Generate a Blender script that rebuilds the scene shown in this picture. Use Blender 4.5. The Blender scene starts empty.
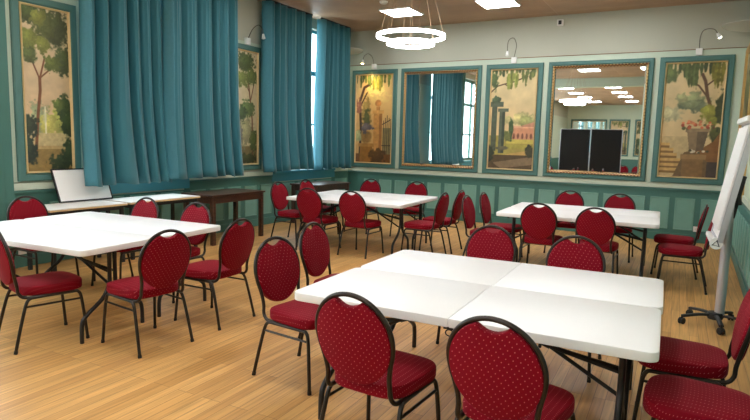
import bpy, bmesh, math, random
import numpy as np
from mathutils import Vector, Matrix
random.seed(7)
PI = math.pi
scene = bpy.context.scene
COL = scene.collection

# ------------------------------------------------------------------ measured place
CAM_F, CAM_YAW, CAM_PITCH, CAM_ROLL, CAM_H = 575.255, -0.50534, 0.11956, 0.025439, 1.579
XL, XR, YB, YR, ZC = -6.85, 0.60, 11.084, -13.5, 3.94        # left, right, back, rear walls, ceiling

# ------------------------------------------------------------------ materials
def lin(c):
    c = c / 255.0
    return c / 12.92 if c <= 0.04045 else ((c + 0.055) / 1.055) ** 2.4
def rgb(r, g, b): return (lin(r), lin(g), lin(b), 1.0)

def new_mat(name):
    m = bpy.data.materials.new(name); m.use_nodes = True
    nt = m.node_tree; bs = nt.nodes['Principled BSDF']
    return m, nt, bs
def link(nt, a, b): nt.links.new(a, b)

def mat(name, col, rough=0.5, metal=0.0, var=0.06, scale=8.0, bump=0.0, coat=0.0, sheen=0.0, spec=0.5):
    """plain paint / metal / cloth with slight procedural mottling"""
    m, nt, bs = new_mat(name)
    c = rgb(*col)
    tc = nt.nodes.new('ShaderNodeTexCoord')
    no = nt.nodes.new('ShaderNodeTexNoise'); no.inputs['Scale'].default_value = scale; no.inputs['Detail'].default_value = 4
    link(nt, tc.outputs['Object'], no.inputs['Vector'])
    mx = nt.nodes.new('ShaderNodeMix'); mx.data_type = 'RGBA'
    mx.inputs[6].default_value = tuple(v * (1 - var) for v in c[:3]) + (1,)
    mx.inputs[7].default_value = tuple(min(1, v * (1 + var)) for v in c[:3]) + (1,)
    link(nt, no.outputs['Fac'], mx.inputs[0]); link(nt, mx.outputs[2], bs.inputs['Base Color'])
    bs.inputs['Roughness'].default_value = rough; bs.inputs['Metallic'].default_value = metal
    bs.inputs['Coat Weight'].default_value = coat; bs.inputs['Coat Roughness'].default_value = 0.2
    bs.inputs['Sheen Weight'].default_value = sheen
    bs.inputs['Specular IOR Level'].default_value = spec
    if bump:
        bp = nt.nodes.new('ShaderNodeBump'); bp.inputs['Strength'].default_value = bump; bp.inputs['Distance'].default_value = 0.01
        link(nt, no.outputs['Fac'], bp.inputs['Height']); link(nt, bp.outputs['Normal'], bs.inputs['Normal'])
    return m

def emit_mat(name, col, strength):
    m, nt, bs = new_mat(name)
    bs.inputs['Base Color'].default_value = (0.8, 0.8, 0.8, 1)
    bs.inputs['Emission Color'].default_value = rgb(*col); bs.inputs['Emission Strength'].default_value = strength
    return m

M = {}
M['wall_upper'] = mat('sage grey wall paint', (184, 186, 168), 0.75, var=0.04, scale=2)
M['wall_field'] = mat('pale mint wall paint', (194, 208, 188), 0.6, var=0.04, scale=3)
M['cream'] = mat('cream green moulding paint', (204, 214, 194), 0.5, var=0.03)
M['green'] = mat('dark sea green woodwork paint', (68, 116, 106), 0.45, var=0.08, scale=5)
M['green_field'] = mat('grey green panel field', (116, 162, 148), 0.5, var=0.08, scale=9, bump=0.05)  # panel fields, a lighter grey green than the boarding around them
M['teal'] = mat('teal frame paint', (76, 118, 112), 0.45, var=0.08, scale=6)
M['daylit_sill'] = mat('daylight tinted teal window woodwork', (72, 146, 160), 0.45, var=0.05)  # teal woodwork, with the blue cast of daylight put into its colour
M['gold'] = mat('gilt moulding', (206, 168, 104), 0.4, metal=0.55, var=0.15, scale=40)
M['pale_gold'] = mat('pale gilt slip', (226, 198, 146), 0.5, metal=0.2, var=0.12, scale=30)
M['bronze'] = mat('antique bronze gilding', (122, 84, 52), 0.45, metal=0.5, var=0.35, scale=60)
M['tube'] = mat('bronze black tube metal', (58, 52, 48), 0.3, metal=0.75, var=0.1, scale=30)
M['rubber'] = mat('black rubber', (22, 22, 22), 0.6)
M['table_white'] = mat('white moulded plastic', (238, 238, 237), 0.42, var=0.012, scale=60, bump=0.03)
M['leg_grey'] = mat('charcoal grey leg tube', (52, 50, 50), 0.35, metal=0.6)
M['side_white'] = mat('white laminate', (226, 222, 214), 0.4, var=0.02)
M['ply'] = mat('light wood edge band', (206, 174, 126), 0.5, var=0.12, scale=20)
M['dark_leg'] = mat('dark grey steel leg', (48, 50, 52), 0.4, metal=0.4)
M['white'] = mat('white plastic', (236, 236, 232), 0.4, var=0.01)
M['paper'] = mat('white board face', (238, 236, 232), 0.35, var=0.01)
M['black'] = mat('black plastic', (18, 18, 20), 0.45)
M['board_black'] = mat('black pin board felt', (16, 13, 14), 0.9, var=0.2, scale=200)
M['silver'] = mat('brushed aluminium', (196, 196, 202), 0.35, metal=0.7, var=0.05)
M['wire'] = mat('brass coloured cable', (170, 140, 110), 0.4, metal=0.5)
M['ink'] = mat('dark navy ink', (30, 36, 48), 0.5)
M['lamp_on'] = emit_mat('lit ceiling panel', (250, 250, 253), 19.0)
M['ring_on'] = emit_mat('lit ring diffuser', (250, 250, 252), 13.0)
M['bulb_warm'] = emit_mat('lit warm bulb', (255, 214, 140), 30.0)
M['bulb_white'] = emit_mat('lit white bulb', (255, 246, 228), 14.0)
M['stone'] = mat('window reveal paint', (190, 200, 196), 0.6)

def wood(name, dark, light, rough, scale=(14, 1.2, 14)):
    m, nt, bs = new_mat(name)
    tc = nt.nodes.new('ShaderNodeTexCoord'); mp = nt.nodes.new('ShaderNodeMapping'); mp.inputs['Scale'].default_value = scale
    no = nt.nodes.new('ShaderNodeTexNoise'); no.inputs['Scale'].default_value = 3; no.inputs['Detail'].default_value = 6
    cr = nt.nodes.new('ShaderNodeValToRGB'); cr.color_ramp.elements[0].position = .3; cr.color_ramp.elements[1].position = .7
    cr.color_ramp.elements[0].color = rgb(*dark); cr.color_ramp.elements[1].color = rgb(*light)
    link(nt, tc.outputs['Object'], mp.inputs['Vector']); link(nt, mp.outputs['Vector'], no.inputs['Vector'])
    link(nt, no.outputs['Fac'], cr.inputs['Fac']); link(nt, cr.outputs['Color'], bs.inputs['Base Color'])
    bs.inputs['Roughness'].default_value = rough
    return m
M['brown_wood'] = wood('brown stained wood', (52, 34, 28), (86, 56, 40), 0.28)
M['dark_wood'] = wood('dark stained wood', (46, 32, 28), (74, 50, 40), 0.28)

def floor_mat():
    m, nt, bs = new_mat('oak strip floor')
    tc = nt.nodes.new('ShaderNodeTexCoord'); mp = nt.nodes.new('ShaderNodeMapping')
    mp.inputs['Rotation'].default_value = (0, 0, PI / 2 - math.radians(1.5))
    link(nt, tc.outputs['Object'], mp.inputs['Vector'])
    def brick(w, h, c1, c2, mortar, ms):
        b = nt.nodes.new('ShaderNodeTexBrick')
        b.inputs['Scale'].default_value = 1; b.inputs['Brick Width'].default_value = w; b.inputs['Row Height'].default_value = h
        b.inputs['Mortar Size'].default_value = ms; b.inputs['Mortar Smooth'].default_value = .2
        b.inputs['Color1'].default_value = c1; b.inputs['Color2'].default_value = c2; b.inputs['Mortar'].default_value = mortar
        b.offset = .37; b.offset_frequency = 3
        link(nt, mp.outputs['Vector'], b.inputs['Vector']); return b
    b = brick(1.25, .07, rgb(222, 172, 104), rgb(197, 146, 82), rgb(140, 98, 56), .0016)
    mp2 = nt.nodes.new('ShaderNodeMapping'); mp2.inputs['Scale'].default_value = (26, 1.0, 1)
    link(nt, tc.outputs['Object'], mp2.inputs['Vector'])
    g = nt.nodes.new('ShaderNodeTexNoise'); g.inputs['Scale'].default_value = 2.0; g.inputs['Detail'].default_value = 7
    link(nt, mp2.outputs['Vector'], g.inputs['Vector'])
    big = nt.nodes.new('ShaderNodeTexNoise'); big.inputs['Scale'].default_value = .9; big.inputs['Detail'].default_value = 3
    link(nt, tc.outputs['Object'], big.inputs['Vector'])
    def ramp(src, lo, hi, p0=.3, p1=.7):
        r = nt.nodes.new('ShaderNodeValToRGB'); r.color_ramp.elements[0].position = p0; r.color_ramp.elements[1].position = p1
        r.color_ramp.elements[0].color = (lo, lo, lo, 1); r.color_ramp.elements[1].color = (hi, hi, hi, 1)
        link(nt, src, r.inputs['Fac']); return r.outputs['Color']
    def mul(a, c):
        x = nt.nodes.new('ShaderNodeMix'); x.data_type = 'RGBA'; x.blend_type = 'MULTIPLY'; x.inputs[0].default_value = 1
        link(nt, a, x.inputs[6]); link(nt, c, x.inputs[7]); return x.outputs[2]
    col = mul(mul(b.outputs['Color'], ramp(g.outputs['Fac'], .74, 1.12)), ramp(big.outputs['Fac'], .84, 1.08))
    link(nt, col, bs.inputs['Base Color'])
    bs.inputs['Roughness'].default_value = .38; bs.inputs['Specular IOR Level'].default_value = .45
    bp = nt.nodes.new('ShaderNodeBump'); bp.inputs['Strength'].default_value = .12; bp.inputs['Distance'].default_value = .004
    link(nt, b.outputs['Fac'], bp.inputs['Height']); bp.invert = True; link(nt, bp.outputs['Normal'], bs.inputs['Normal'])
    return m
M['floor'] = floor_mat()

def ceil_mat():
    m, nt, bs = new_mat('brown ceiling boards')
    tc = nt.nodes.new('ShaderNodeTexCoord')
    b = nt.nodes.new('ShaderNodeTexBrick'); b.inputs['Scale'].default_value = 1; b.inputs['Brick Width'].default_value = 2.4; b.inputs['Row Height'].default_value = 1.2
    b.inputs['Mortar Size'].default_value = .006; b.inputs['Color1'].default_value = rgb(186, 156, 128); b.inputs['Color2'].default_value = rgb(176, 146, 118)
    b.inputs['Mortar'].default_value = rgb(196, 170, 146); b.offset = 0
    link(nt, tc.outputs['Object'], b.inputs['Vector'])
    no = nt.nodes.new('ShaderNodeTexNoise'); no.inputs['Scale'].default_value = 1.4; no.inputs['Detail'].default_value = 6
    link(nt, tc.outputs['Object'], no.inputs['Vector'])
    r = nt.nodes.new('ShaderNodeValToRGB'); r.color_ramp.elements[0].position = .3; r.color_ramp.elements[1].position = .7
    r.color_ramp.elements[0].color = (.8, .8, .8, 1); r.color_ramp.elements[1].color = (1.1, 1.1, 1.1, 1)
    link(nt, no.outputs['Fac'], r.inputs['Fac'])
    x = nt.nodes.new('ShaderNodeMix'); x.data_type = 'RGBA'; x.blend_type = 'MULTIPLY'; x.inputs[0].default_value = 1
    link(nt, b.outputs['Color'], x.inputs[6]); link(nt, r.outputs['Color'], x.inputs[7]); link(nt, x.outputs[2], bs.inputs['Base Color'])
    bs.inputs['Roughness'].default_value = .55
    return m
M['ceiling'] = ceil_mat()

def fabric_mat():
    m, nt, bs = new_mat('crimson dotted upholstery')
    tc = nt.nodes.new('ShaderNodeTexCoord'); sp = nt.nodes.new('ShaderNodeSeparateXYZ'); link(nt, tc.outputs['Object'], sp.inputs[0])
    ad = nt.nodes.new('ShaderNodeMath'); ad.operation = 'ADD'; link(nt, sp.outputs['Y'], ad.inputs[0]); link(nt, sp.outputs['Z'], ad.inputs[1])
    ax = nt.nodes.new('ShaderNodeMath'); ax.operation = 'ADD'; link(nt, sp.outputs['Y'], ax.inputs[0]); link(nt, sp.outputs['X'], ax.inputs[1])
    cb = nt.nodes.new('ShaderNodeCombineXYZ'); link(nt, ax.outputs[0], cb.inputs['X']); link(nt, ad.outputs[0], cb.inputs['Y'])
    mp = nt.nodes.new('ShaderNodeMapping'); mp.inputs['Rotation'].default_value = (0, 0, PI / 4); link(nt, cb.outputs[0], mp.inputs['Vector'])
    vo = nt.nodes.new('ShaderNodeTexVoronoi'); vo.voronoi_dimensions = '2D'; vo.inputs['Scale'].default_value = 47; vo.inputs['Randomness'].default_value = 0
    link(nt, mp.outputs['Vector'], vo.inputs['Vector'])
    r = nt.nodes.new('ShaderNodeValToRGB'); r.color_ramp.elements[0].position = .08; r.color_ramp.elements[1].position = .13
    r.color_ramp.elements[0].color = rgb(186, 92, 94); r.color_ramp.elements[1].color = rgb(124, 0, 23)
    link(nt, vo.outputs['Distance'], r.inputs['Fac']); link(nt, r.outputs['Color'], bs.inputs['Base Color'])
    bs.inputs['Roughness'].default_value = .75; bs.inputs['Sheen Weight'].default_value = .07; bs.inputs['Sheen Roughness'].default_value = .4
    bs.inputs['Sheen Tint'].default_value = rgb(255, 150, 170); bs.inputs['Specular IOR Level'].default_value = .15
    return m
M['fabric'] = fabric_mat()

def curtain_mat():
    m, nt, bs = new_mat('teal curtain cloth')
    tc = nt.nodes.new('ShaderNodeTexCoord')
    no = nt.nodes.new('ShaderNodeTexNoise'); no.inputs['Scale'].default_value = 220; link(nt, tc.outputs['Object'], no.inputs['Vector'])
    r = nt.nodes.new('ShaderNodeValToRGB'); r.color_ramp.elements[0].color = rgb(36, 102, 114); r.color_ramp.elements[1].color = rgb(46, 118, 130)
    link(nt, no.outputs['Fac'], r.inputs['Fac']); link(nt, r.outputs['Color'], bs.inputs['Base Color'])
    bs.inputs['Roughness'].default_value = .7; bs.inputs['Sheen Weight'].default_value = .25
    tr = nt.nodes.new('ShaderNodeBsdfTranslucent'); tr.inputs['Color'].default_value = rgb(40, 130, 160)
    ms = nt.nodes.new('ShaderNodeMixShader'); ms.inputs[0].default_value = .07
    link(nt, bs.outputs[0], ms.inputs[1]); link(nt, tr.outputs[0], ms.inputs[2])
    link(nt, ms.outputs[0], nt.nodes['Material Output'].inputs['Surface'])
    return m
M['curtain'] = curtain_mat()

def mirror_mat():
    m, nt, bs = new_mat('silvered mirror glass')
    bs.inputs['Base Color'].default_value = (.84, .88, .87, 1); bs.inputs['Metallic'].default_value = 1; bs.inputs['Roughness'].default_value = .015
    return m
M['mirror'] = mirror_mat()

def glass_mat():
    m, nt, bs = new_mat('window glass')
    tr = nt.nodes.new('ShaderNodeBsdfTransparent'); tr.inputs['Color'].default_value = (.93, .97, .97, 1)
    gl = nt.nodes.new('ShaderNodeBsdfGlossy'); gl.inputs['Roughness'].default_value = .02
    lw = nt.nodes.new('ShaderNodeLayerWeight'); lw.inputs['Blend'].default_value = .5
    pw = nt.nodes.new('ShaderNodeMath'); pw.operation = 'POWER'; pw.inputs[1].default_value = 5; link(nt, lw.outputs['Facing'], pw.inputs[0])
    fr = nt.nodes.new('ShaderNodeMath'); fr.operation = 'MULTIPLY_ADD'; fr.inputs[1].default_value = .9; fr.inputs[2].default_value = .03; link(nt, pw.outputs[0], fr.inputs[0])
    ms = nt.nodes.new('ShaderNodeMixShader'); link(nt, fr.outputs[0], ms.inputs[0]); link(nt, tr.outputs[0], ms.inputs[1]); link(nt, gl.outputs[0], ms.inputs[2])
    link(nt, ms.outputs[0], nt.nodes['Material Output'].inputs['Surface'])
    return m
M['glass'] = glass_mat()

def canvas_mat():
    m, nt, bs = new_mat('oil painted canvas')
    at = nt.nodes.new('ShaderNodeAttribute'); at.attribute_name = 'Paint'
    link(nt, at.outputs['Color'], bs.inputs['Base Color']); bs.inputs['Roughness'].default_value = .5
    return m
M['canvas'] = canvas_mat()

# ------------------------------------------------------------------ mesh helpers
def V(*a): return Vector(a)
class MB:
    def __init__(s): s.b = bmesh.new()
    def box(s, x0, x1, y0, y1, z0, z1, bev=0.0):
        t = bmesh.new()
        vs = [t.verts.new((x, y, z)) for x in (x0, x1) for y in (y0, y1) for z in (z0, z1)]
        for f in ((0, 1, 3, 2), (4, 6, 7, 5), (0, 4, 5, 1), (2, 3, 7, 6), (0, 2, 6, 4), (1, 5, 7, 3)): t.faces.new([vs[i] for i in f])
        if bev: bmesh.ops.bevel(t, geom=t.edges[:], offset=bev, segments=2, affect='EDGES', profile=.6)
        s.merge(t); return s
    def merge(s, t, mtx=None):
        if mtx: t.transform(mtx)
        me = bpy.data.meshes.new('tmp'); t.to_mesh(me); t.free(); s.b.from_mesh(me); bpy.data.meshes.remove(me); return s
    def tube(s, pts, r, seg=10, closed=False, flat=None):
        pts = [Vector(p) for p in pts]; n = len(pts)
        rings = []; prev = None
        for i, p in enumerate(pts):
            if closed: t = (pts[(i + 1) % n] - pts[i - 1]).normalized()
            else: t = (pts[min(i + 1, n - 1)] - pts[max(i - 1, 0)]).normalized()
            if prev is None:
                a = Vector((0, 0, 1)) if abs(t.z) < .9 else Vector((1, 0, 0))
                u = (a - t * a.dot(t)).normalized()
            else: u = (prev - t * prev.dot(t)).normalized()
            prev = u; w = t.cross(u)
            ru, rw = (r, r) if not flat else flat
            rings.append([s.b.verts.new(p + u * math.cos(2 * PI * k / seg) * ru + w * math.sin(2 * PI * k / seg) * rw) for k in range(seg)])
        m = n if closed else n - 1
        for i in range(m):
            A, B = rings[i], rings[(i + 1) % n]
            for k in range(seg): s.b.faces.new((A[k], A[(k + 1) % seg], B[(k + 1) % seg], B[k]))
        if not closed:
            s.b.faces.new(list(reversed(rings[0]))); s.b.faces.new(rings[-1])
        return s
    def prism(s, outline, z0, z1, dome=0.0, rnd=0.0, mtx=None):
        """outline (x,y) extruded in z with rounded rims (rnd) and a domed top"""
        t = bmesh.new(); n = len(outline)
        cx = sum(p[0] for p in outline) / n; cy = sum(p[1] for p in outline) / n
        def ring(off, z):
            out = []
            for (x, y) in outline:
                d = math.hypot(x - cx, y - cy) or 1
                k = max(0, (d - off) / d); out.append(t.verts.new((cx + (x - cx) * k, cy + (y - cy) * k, z)))
            return out
        lv = []
        if rnd:
            lv += [(rnd, z0), (rnd * .3, z0 + rnd * .3), (0, z0 + rnd), (0, z1 - rnd), (rnd * .3, z1 - rnd * .3), (rnd, z1)]
        else: lv += [(0, z0), (0, z1)]
        rr = [ring(o, z) for o, z in lv]
        if dome:
            for f in (.25, .5, .75):
                k = 1 - f; base = rr[len(lv) - 1]
                rr.append([t.verts.new((cx + (v.co.x - cx) * k, cy + (v.co.y - cy) * k, z1 + dome * (1 - k * k))) for v in base])
        for A, B in zip(rr, rr[1:]):
            for k in range(n): t.faces.new((A[k], A[(k + 1) % n], B[(k + 1) % n], B[k]))
        t.faces.new(list(reversed(rr[0])))
        if dome:
            c = t.verts.new((cx, cy, z1 + dome)); A = rr[-1]
            for k in range(n): t.faces.new((A[k], A[(k + 1) % n], c))
        else: t.faces.new(rr[-1])
        s.merge(t, mtx); return s
    def lathe(s, prof, seg=24, mtx=None, a0=0, a1=2 * PI):
        t = bmesh.new(); full = abs(a1 - a0 - 2 * PI) < 1e-6; m = seg if full else seg + 1
        R = [[t.verts.new((r * math.cos(a0 + (a1 - a0) * k / seg), r * math.sin(a0 + (a1 - a0) * k / seg), z)) for k in range(m)] for r, z in prof]
        for A, B in zip(R, R[1:]):
            for k in range(seg):
                j = (k + 1) % m
                t.faces.new((A[k], A[j], B[j], B[k]))
        bmesh.ops.remove_doubles(t, verts=t.verts[:], dist=1e-6)
        s.merge(t, mtx); return s
    def frame(s, x0, x1, z0, z1, prof):
        """mitred rectangular frame in the xz plane; prof = closed loop of (inset, depth towards -y)"""
        R = []
        for o, d in prof:
            R.append([s.b.verts.new(p) for p in ((x0 + o, -d, z0 + o), (x1 - o, -d, z0 + o), (x1 - o, -d, z1 - o), (x0 + o, -d, z1 - o))])
        m = len(R)
        for i in range(m):
            A, B = R[i], R[(i + 1) % m]
            for k in range(4): s.b.faces.new((A[k], A[(k + 1) % 4], B[(k + 1) % 4], B[k]))
        return s
    def ico(s, c, r, sub=1):
        t = bmesh.new(); bmesh.ops.create_icosphere(t, subdivisions=sub, radius=r); s.merge(t, Matrix.Translation(c)); return s
    def build(s, name, m, parent=None, smooth=True, loc=None):
        bmesh.ops.recalc_face_normals(s.b, faces=s.b.faces[:])
        me = bpy.data.meshes.new(name); s.b.to_mesh(me); s.b.free()
        if smooth:
            for p in me.polygons: p.use_smooth = True
            try: me.set_sharp_from_angle(angle=math.radians(38))
            except Exception: pass
        me.materials.append(m)
        o = bpy.data.objects.new(name, me); COL.objects.link(o)
        if parent: o.parent = parent
        if loc: o.location = loc
        return o

def smooth_path(pts, n=6):
    P = [Vector(p) for p in pts]; out = []
    for i in range(len(P) - 1):
        p0, p1, p2, p3 = P[max(i - 1, 0)], P[i], P[i + 1], P[min(i + 2, len(P) - 1)]
        for k in range(n):
            t = k / n
            out.append(.5 * ((2 * p1) + (p2 - p0) * t + (2 * p0 - 5 * p1 + 4 * p2 - p3) * t * t + (3 * p1 - p0 - 3 * p2 + p3) * t ** 3))
    out.append(P[-1]); return out

def tag(o, label, cat, group=None):
    o['label'] = label; o['category'] = cat
    if group: o['group'] = group
    return o
def thing(name, label, cat, loc=(0, 0, 0), rz=0.0, group=None):
    o = bpy.data.objects.new(name, None); COL.objects.link(o); o.location = loc; o.rotation_euler = (0, 0, rz)
    o.empty_display_size = .1
    return tag(o, label, cat, group)
def struct(o): o['kind'] = 'structure'; return o
def dup(root, loc, rz, label, group=None):
    r = root.copy(); COL.objects.link(r); r.location = loc; r.rotation_euler = (0, 0, rz)
    r['label'] = label
    if group: r['group'] = group
    for ch in list(root.children):
        c = ch.copy(); COL.objects.link(c); c.parent = r
        for g in list(ch.children):
            d = g.copy(); COL.objects.link(d); d.parent = c
    return r

# ------------------------------------------------------------------ camera
def camera():
    cy, sy = math.cos(CAM_YAW), math.sin(CAM_YAW); cp, sp = math.cos(CAM_PITCH), math.sin(CAM_PITCH)
    f = Vector((sy * cp, cy * cp, -sp)); r = Vector((cy, -sy, 0)); u = r.cross(f)
    cr, sr = math.cos(CAM_ROLL), math.sin(CAM_ROLL)
    r2 = cr * r + sr * u; u2 = -sr * r + cr * u
    cd = bpy.data.cameras.new('camera'); c = bpy.data.objects.new('camera', cd); COL.objects.link(c)
    cd.sensor_width = 36; cd.sensor_fit = 'HORIZONTAL'; cd.lens = CAM_F / 750 * 36; cd.clip_start = .02
    m = Matrix((r2, u2, -f)).transposed().to_4x4(); m.translation = (0, 0, CAM_H)
    c.matrix_world = m; scene.camera = c
camera()

# ------------------------------------------------------------------ room shell
WALLT = .25
struct(MB().box(XL - WALLT, XR + .2, YR - .2, YB + .2, -.1, 0).build('floor', M['floor'], smooth=False))
struct(MB().box(XL - WALLT, XR + .2, YR - .2, YB + .2, ZC, ZC + .1).build('ceiling', M['ceiling'], smooth=False))
struct(MB().box(XL - WALLT, XR + .2, YB, YB + .2, 0, ZC).build('wall_back', M['wall_upper'], smooth=False))
struct(MB().box(XR, XR + .2, YR, YB, 0, ZC).build('wall_right', M['wall_upper'], smooth=False))
struct(MB().box(XL - WALLT, XR + .2, YR - .2, YR, 0, ZC).build('wall_rear', M['wall_field'], smooth=False))
struct(MB().box(XL, XR, .22, .62, 3.64, ZC).build('trim_1', M['wall_field'], smooth=False))       # cross beam over the viewer
WIN = [(4.72, 6.3), (8.45, 10.4), (1.1, 3.5), (-2.4, -.1), (-6.0, -3.7), (-9.6, -7.3)]
WZ0, WZ1 = .98, 3.76
mb = MB(); ys = YR
for a, b in sorted(WIN):
    mb.box(XL - WALLT, XL, ys, a, 0, ZC); ys = b
    mb.box(XL - WALLT, XL, a, b, 0, WZ0); mb.box(XL - WALLT, XL, a, b, WZ1, ZC)
mb.box(XL - WALLT, XL, ys, YB, 0, ZC)
struct(mb.build('wall_left', M['wall_upper'], smooth=False))
for i, (a, b) in enumerate(WIN):
    fr = MB(); x0, x1 = XL - .16, XL - .1
    w = .09 if i == 2 else .06
    fr.box(x0, x1, a, b, WZ0, WZ0 + w); fr.box(x0, x1, a, b, WZ1 - w, WZ1); fr.box(x0, x1, a, b, 2.86, 2.95)
    for y in (a + w / 2, (a + b) / 2, b - w / 2):
        fr.box(x0, x1, y - w / 2, y + w / 2, WZ0, WZ1)
    fr.box(x0 + .01, x1 - .01, a, b, 1.86, 1.9)
    o = struct(fr.build('window_%d' % (i + 1), M['green'] if i == 2 else M['daylit_sill'], smooth=False))
    g = MB().box(XL - .132, XL - .128, a, b, WZ0, WZ1).build('pane', M['glass'], o, smooth=False); g['kind'] = 'structure'
    s = MB().box(XL - .1, XL + .07, a - .05, b + .05, WZ0 - .05, WZ0 - .005, .008).box(XL - .005, XL + .03, a - .08, b + .08, WZ0 - .2, WZ0 - .05, .006)
    s = s.build('window_sill', M['daylit_sill'], o, smooth=False); s['kind'] = 'structure'
# casing of the uncurtained window, just inside the left edge of the view
struct(MB().box(XL, XL + .058, 3.5, 3.735, .0, ZC, .006).box(XL, XL + .075, 3.56, 3.63, 0, ZC, .006).build('trim_2', M['green'], smooth=False))

def field(name, wall, segs, z0, z1, m, th=.012):
    mb = MB()
    for a, b in segs:
        if wall == 'back': mb.box(a, b, YB - th, YB, z0, z1)
        elif wall == 'left': mb.box(XL, XL + th, a, b, z0, z1)
        elif wall == 'right': mb.box(XR - th, XR, a, b, z0, z1)
        else: mb.box(a, b, YR, YR + th, z0, z1)
    return struct(mb.build(name, m, smooth=False))
solid = []; ys = YR
for a, b in sorted(WIN): solid.append((ys, a)); ys = b
solid.append((ys, YB))
# pale field above the dado, a thin wire line at 3.2
field('trim_3', 'back', [(XL, XR)], .99, 3.2, M['wall_field'])
field('trim_4', 'left', [(a + .001, b - .001) for a, b in solid], 1.0, 3.2, M['wall_field'])
field('trim_5', 'right', [(YR, YB)], .99, 3.2, M['wall_field'])
struct(MB().box(XL, XR, YB - .02, YB - .012, 3.203, 3.213).box(XR - .02, XR - .012, .6, YB, 3.203, 3.213).build('trim_6', M['bronze'], smooth=False))
# cream dado rail
def rail(name, m, z0, z1, d):
    mb = MB().box(XL, XR, YB - d, YB, z0, z1, .006).box(XR - d, XR, YR, YB, z0, z1, .006).box(XL, XR, YR, YR + d, z0, z1, .006)
    for a, b in solid: mb.box(XL, XL + d, a + .06, b - .06, z0, z1, .006)
    return struct(mb.build(name, m, smooth=False))
rail('trim_7', M['cream'], .905, .985, .03)
# wainscot: green boarding with cap, panels, skirting
mb = MB().box(XL, XR, YB - .02, YB, 0, .87).box(XR - .02, XR, YR, YB, 0, .87).box(XL, XL + .02, YR, YB, 0, .76).box(XL, XR, YR, YR + .02, 0, .87)
for a, b in solid: mb.box(XL, XL + .021, a, b, .76, .87)
mb.box(XL, XR, YB - .05, YB, .868, .9, .008).box(XR - .05, XR, YR, YB, .868, .9, .008).box(XL, XR, YR, YR + .05, .868, .9, .008)
for a, b in solid: mb.box(XL, XL + .05, a + .08, b - .08, .868, .9, .008)
struct(mb.build('trim_8', M['green'], smooth=False))
def panels(name, wall, spans, z0=.2, z1=.745):
    mb = MB()
    for a, b in spans:
        t = MB().frame(0, b - a, 0, z1 - z0, [(0, 0), (0, .012), (.012, .016), (.024, .006)])
        t.box(.018, b - a - .018, -.008, 0, .018, z1 - z0 - .018)
        bm = t.b
        R = {'back': Matrix.Translation((a, YB - .02, z0)),
             'left': Matrix.Translation((XL + .02, a, z0)) @ Matrix.Rotation(PI / 2, 4, 'Z'),
             'right': Matrix.Translation((XR - .02, b, z0)) @ Matrix.Rotation(-PI / 2, 4, 'Z')}[wall]
        mb.merge(bm, R)
    return struct(mb.build(name, M['green_field'], smooth=False))
sp = []; x = -3.724 - .385 * 8
while x < XR - .2:
    if x > XL + .05: sp.append((x, min(x + .3, XR - .06)))
    x += .385
panels('trim_9', 'back', sp)
panels('trim_10', 'right', [(y, y + .3) for y in np.arange(-1.0, YB - .35, .385)])
lp = []
for a, b in solid:
    if b < 0: continue
    n = max(1, int((b - a - .1) / .4)); w = (b - a - .1) / n
    lp += [(a + .05 + w * k + .05, a + .05 + w * (k + 1) - .05) for k in range(n)]
panels('trim_11', 'left', lp)
lw = []
for a, b in WIN[:3]:
    w = (b - a) / 3; lw += [(a + w * k + .05, a + w * (k + 1) - .05) for k in range(3)]
panels('trim_12', 'left', lw)
mb = MB().box(XL, XR, YB - .035, YB, 0, .13, .006); struct(mb.build('baseboard_back', M['green'], smooth=False))
struct(MB().box(XL, XL + .035, YR, YB, 0, .13, .006).build('baseboard_left', M['green'], smooth=False))
struct(MB().box(XR - .035, XR, YR, YB, 0, .13, .006).build('baseboard_right', M['green'], smooth=False))

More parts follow.
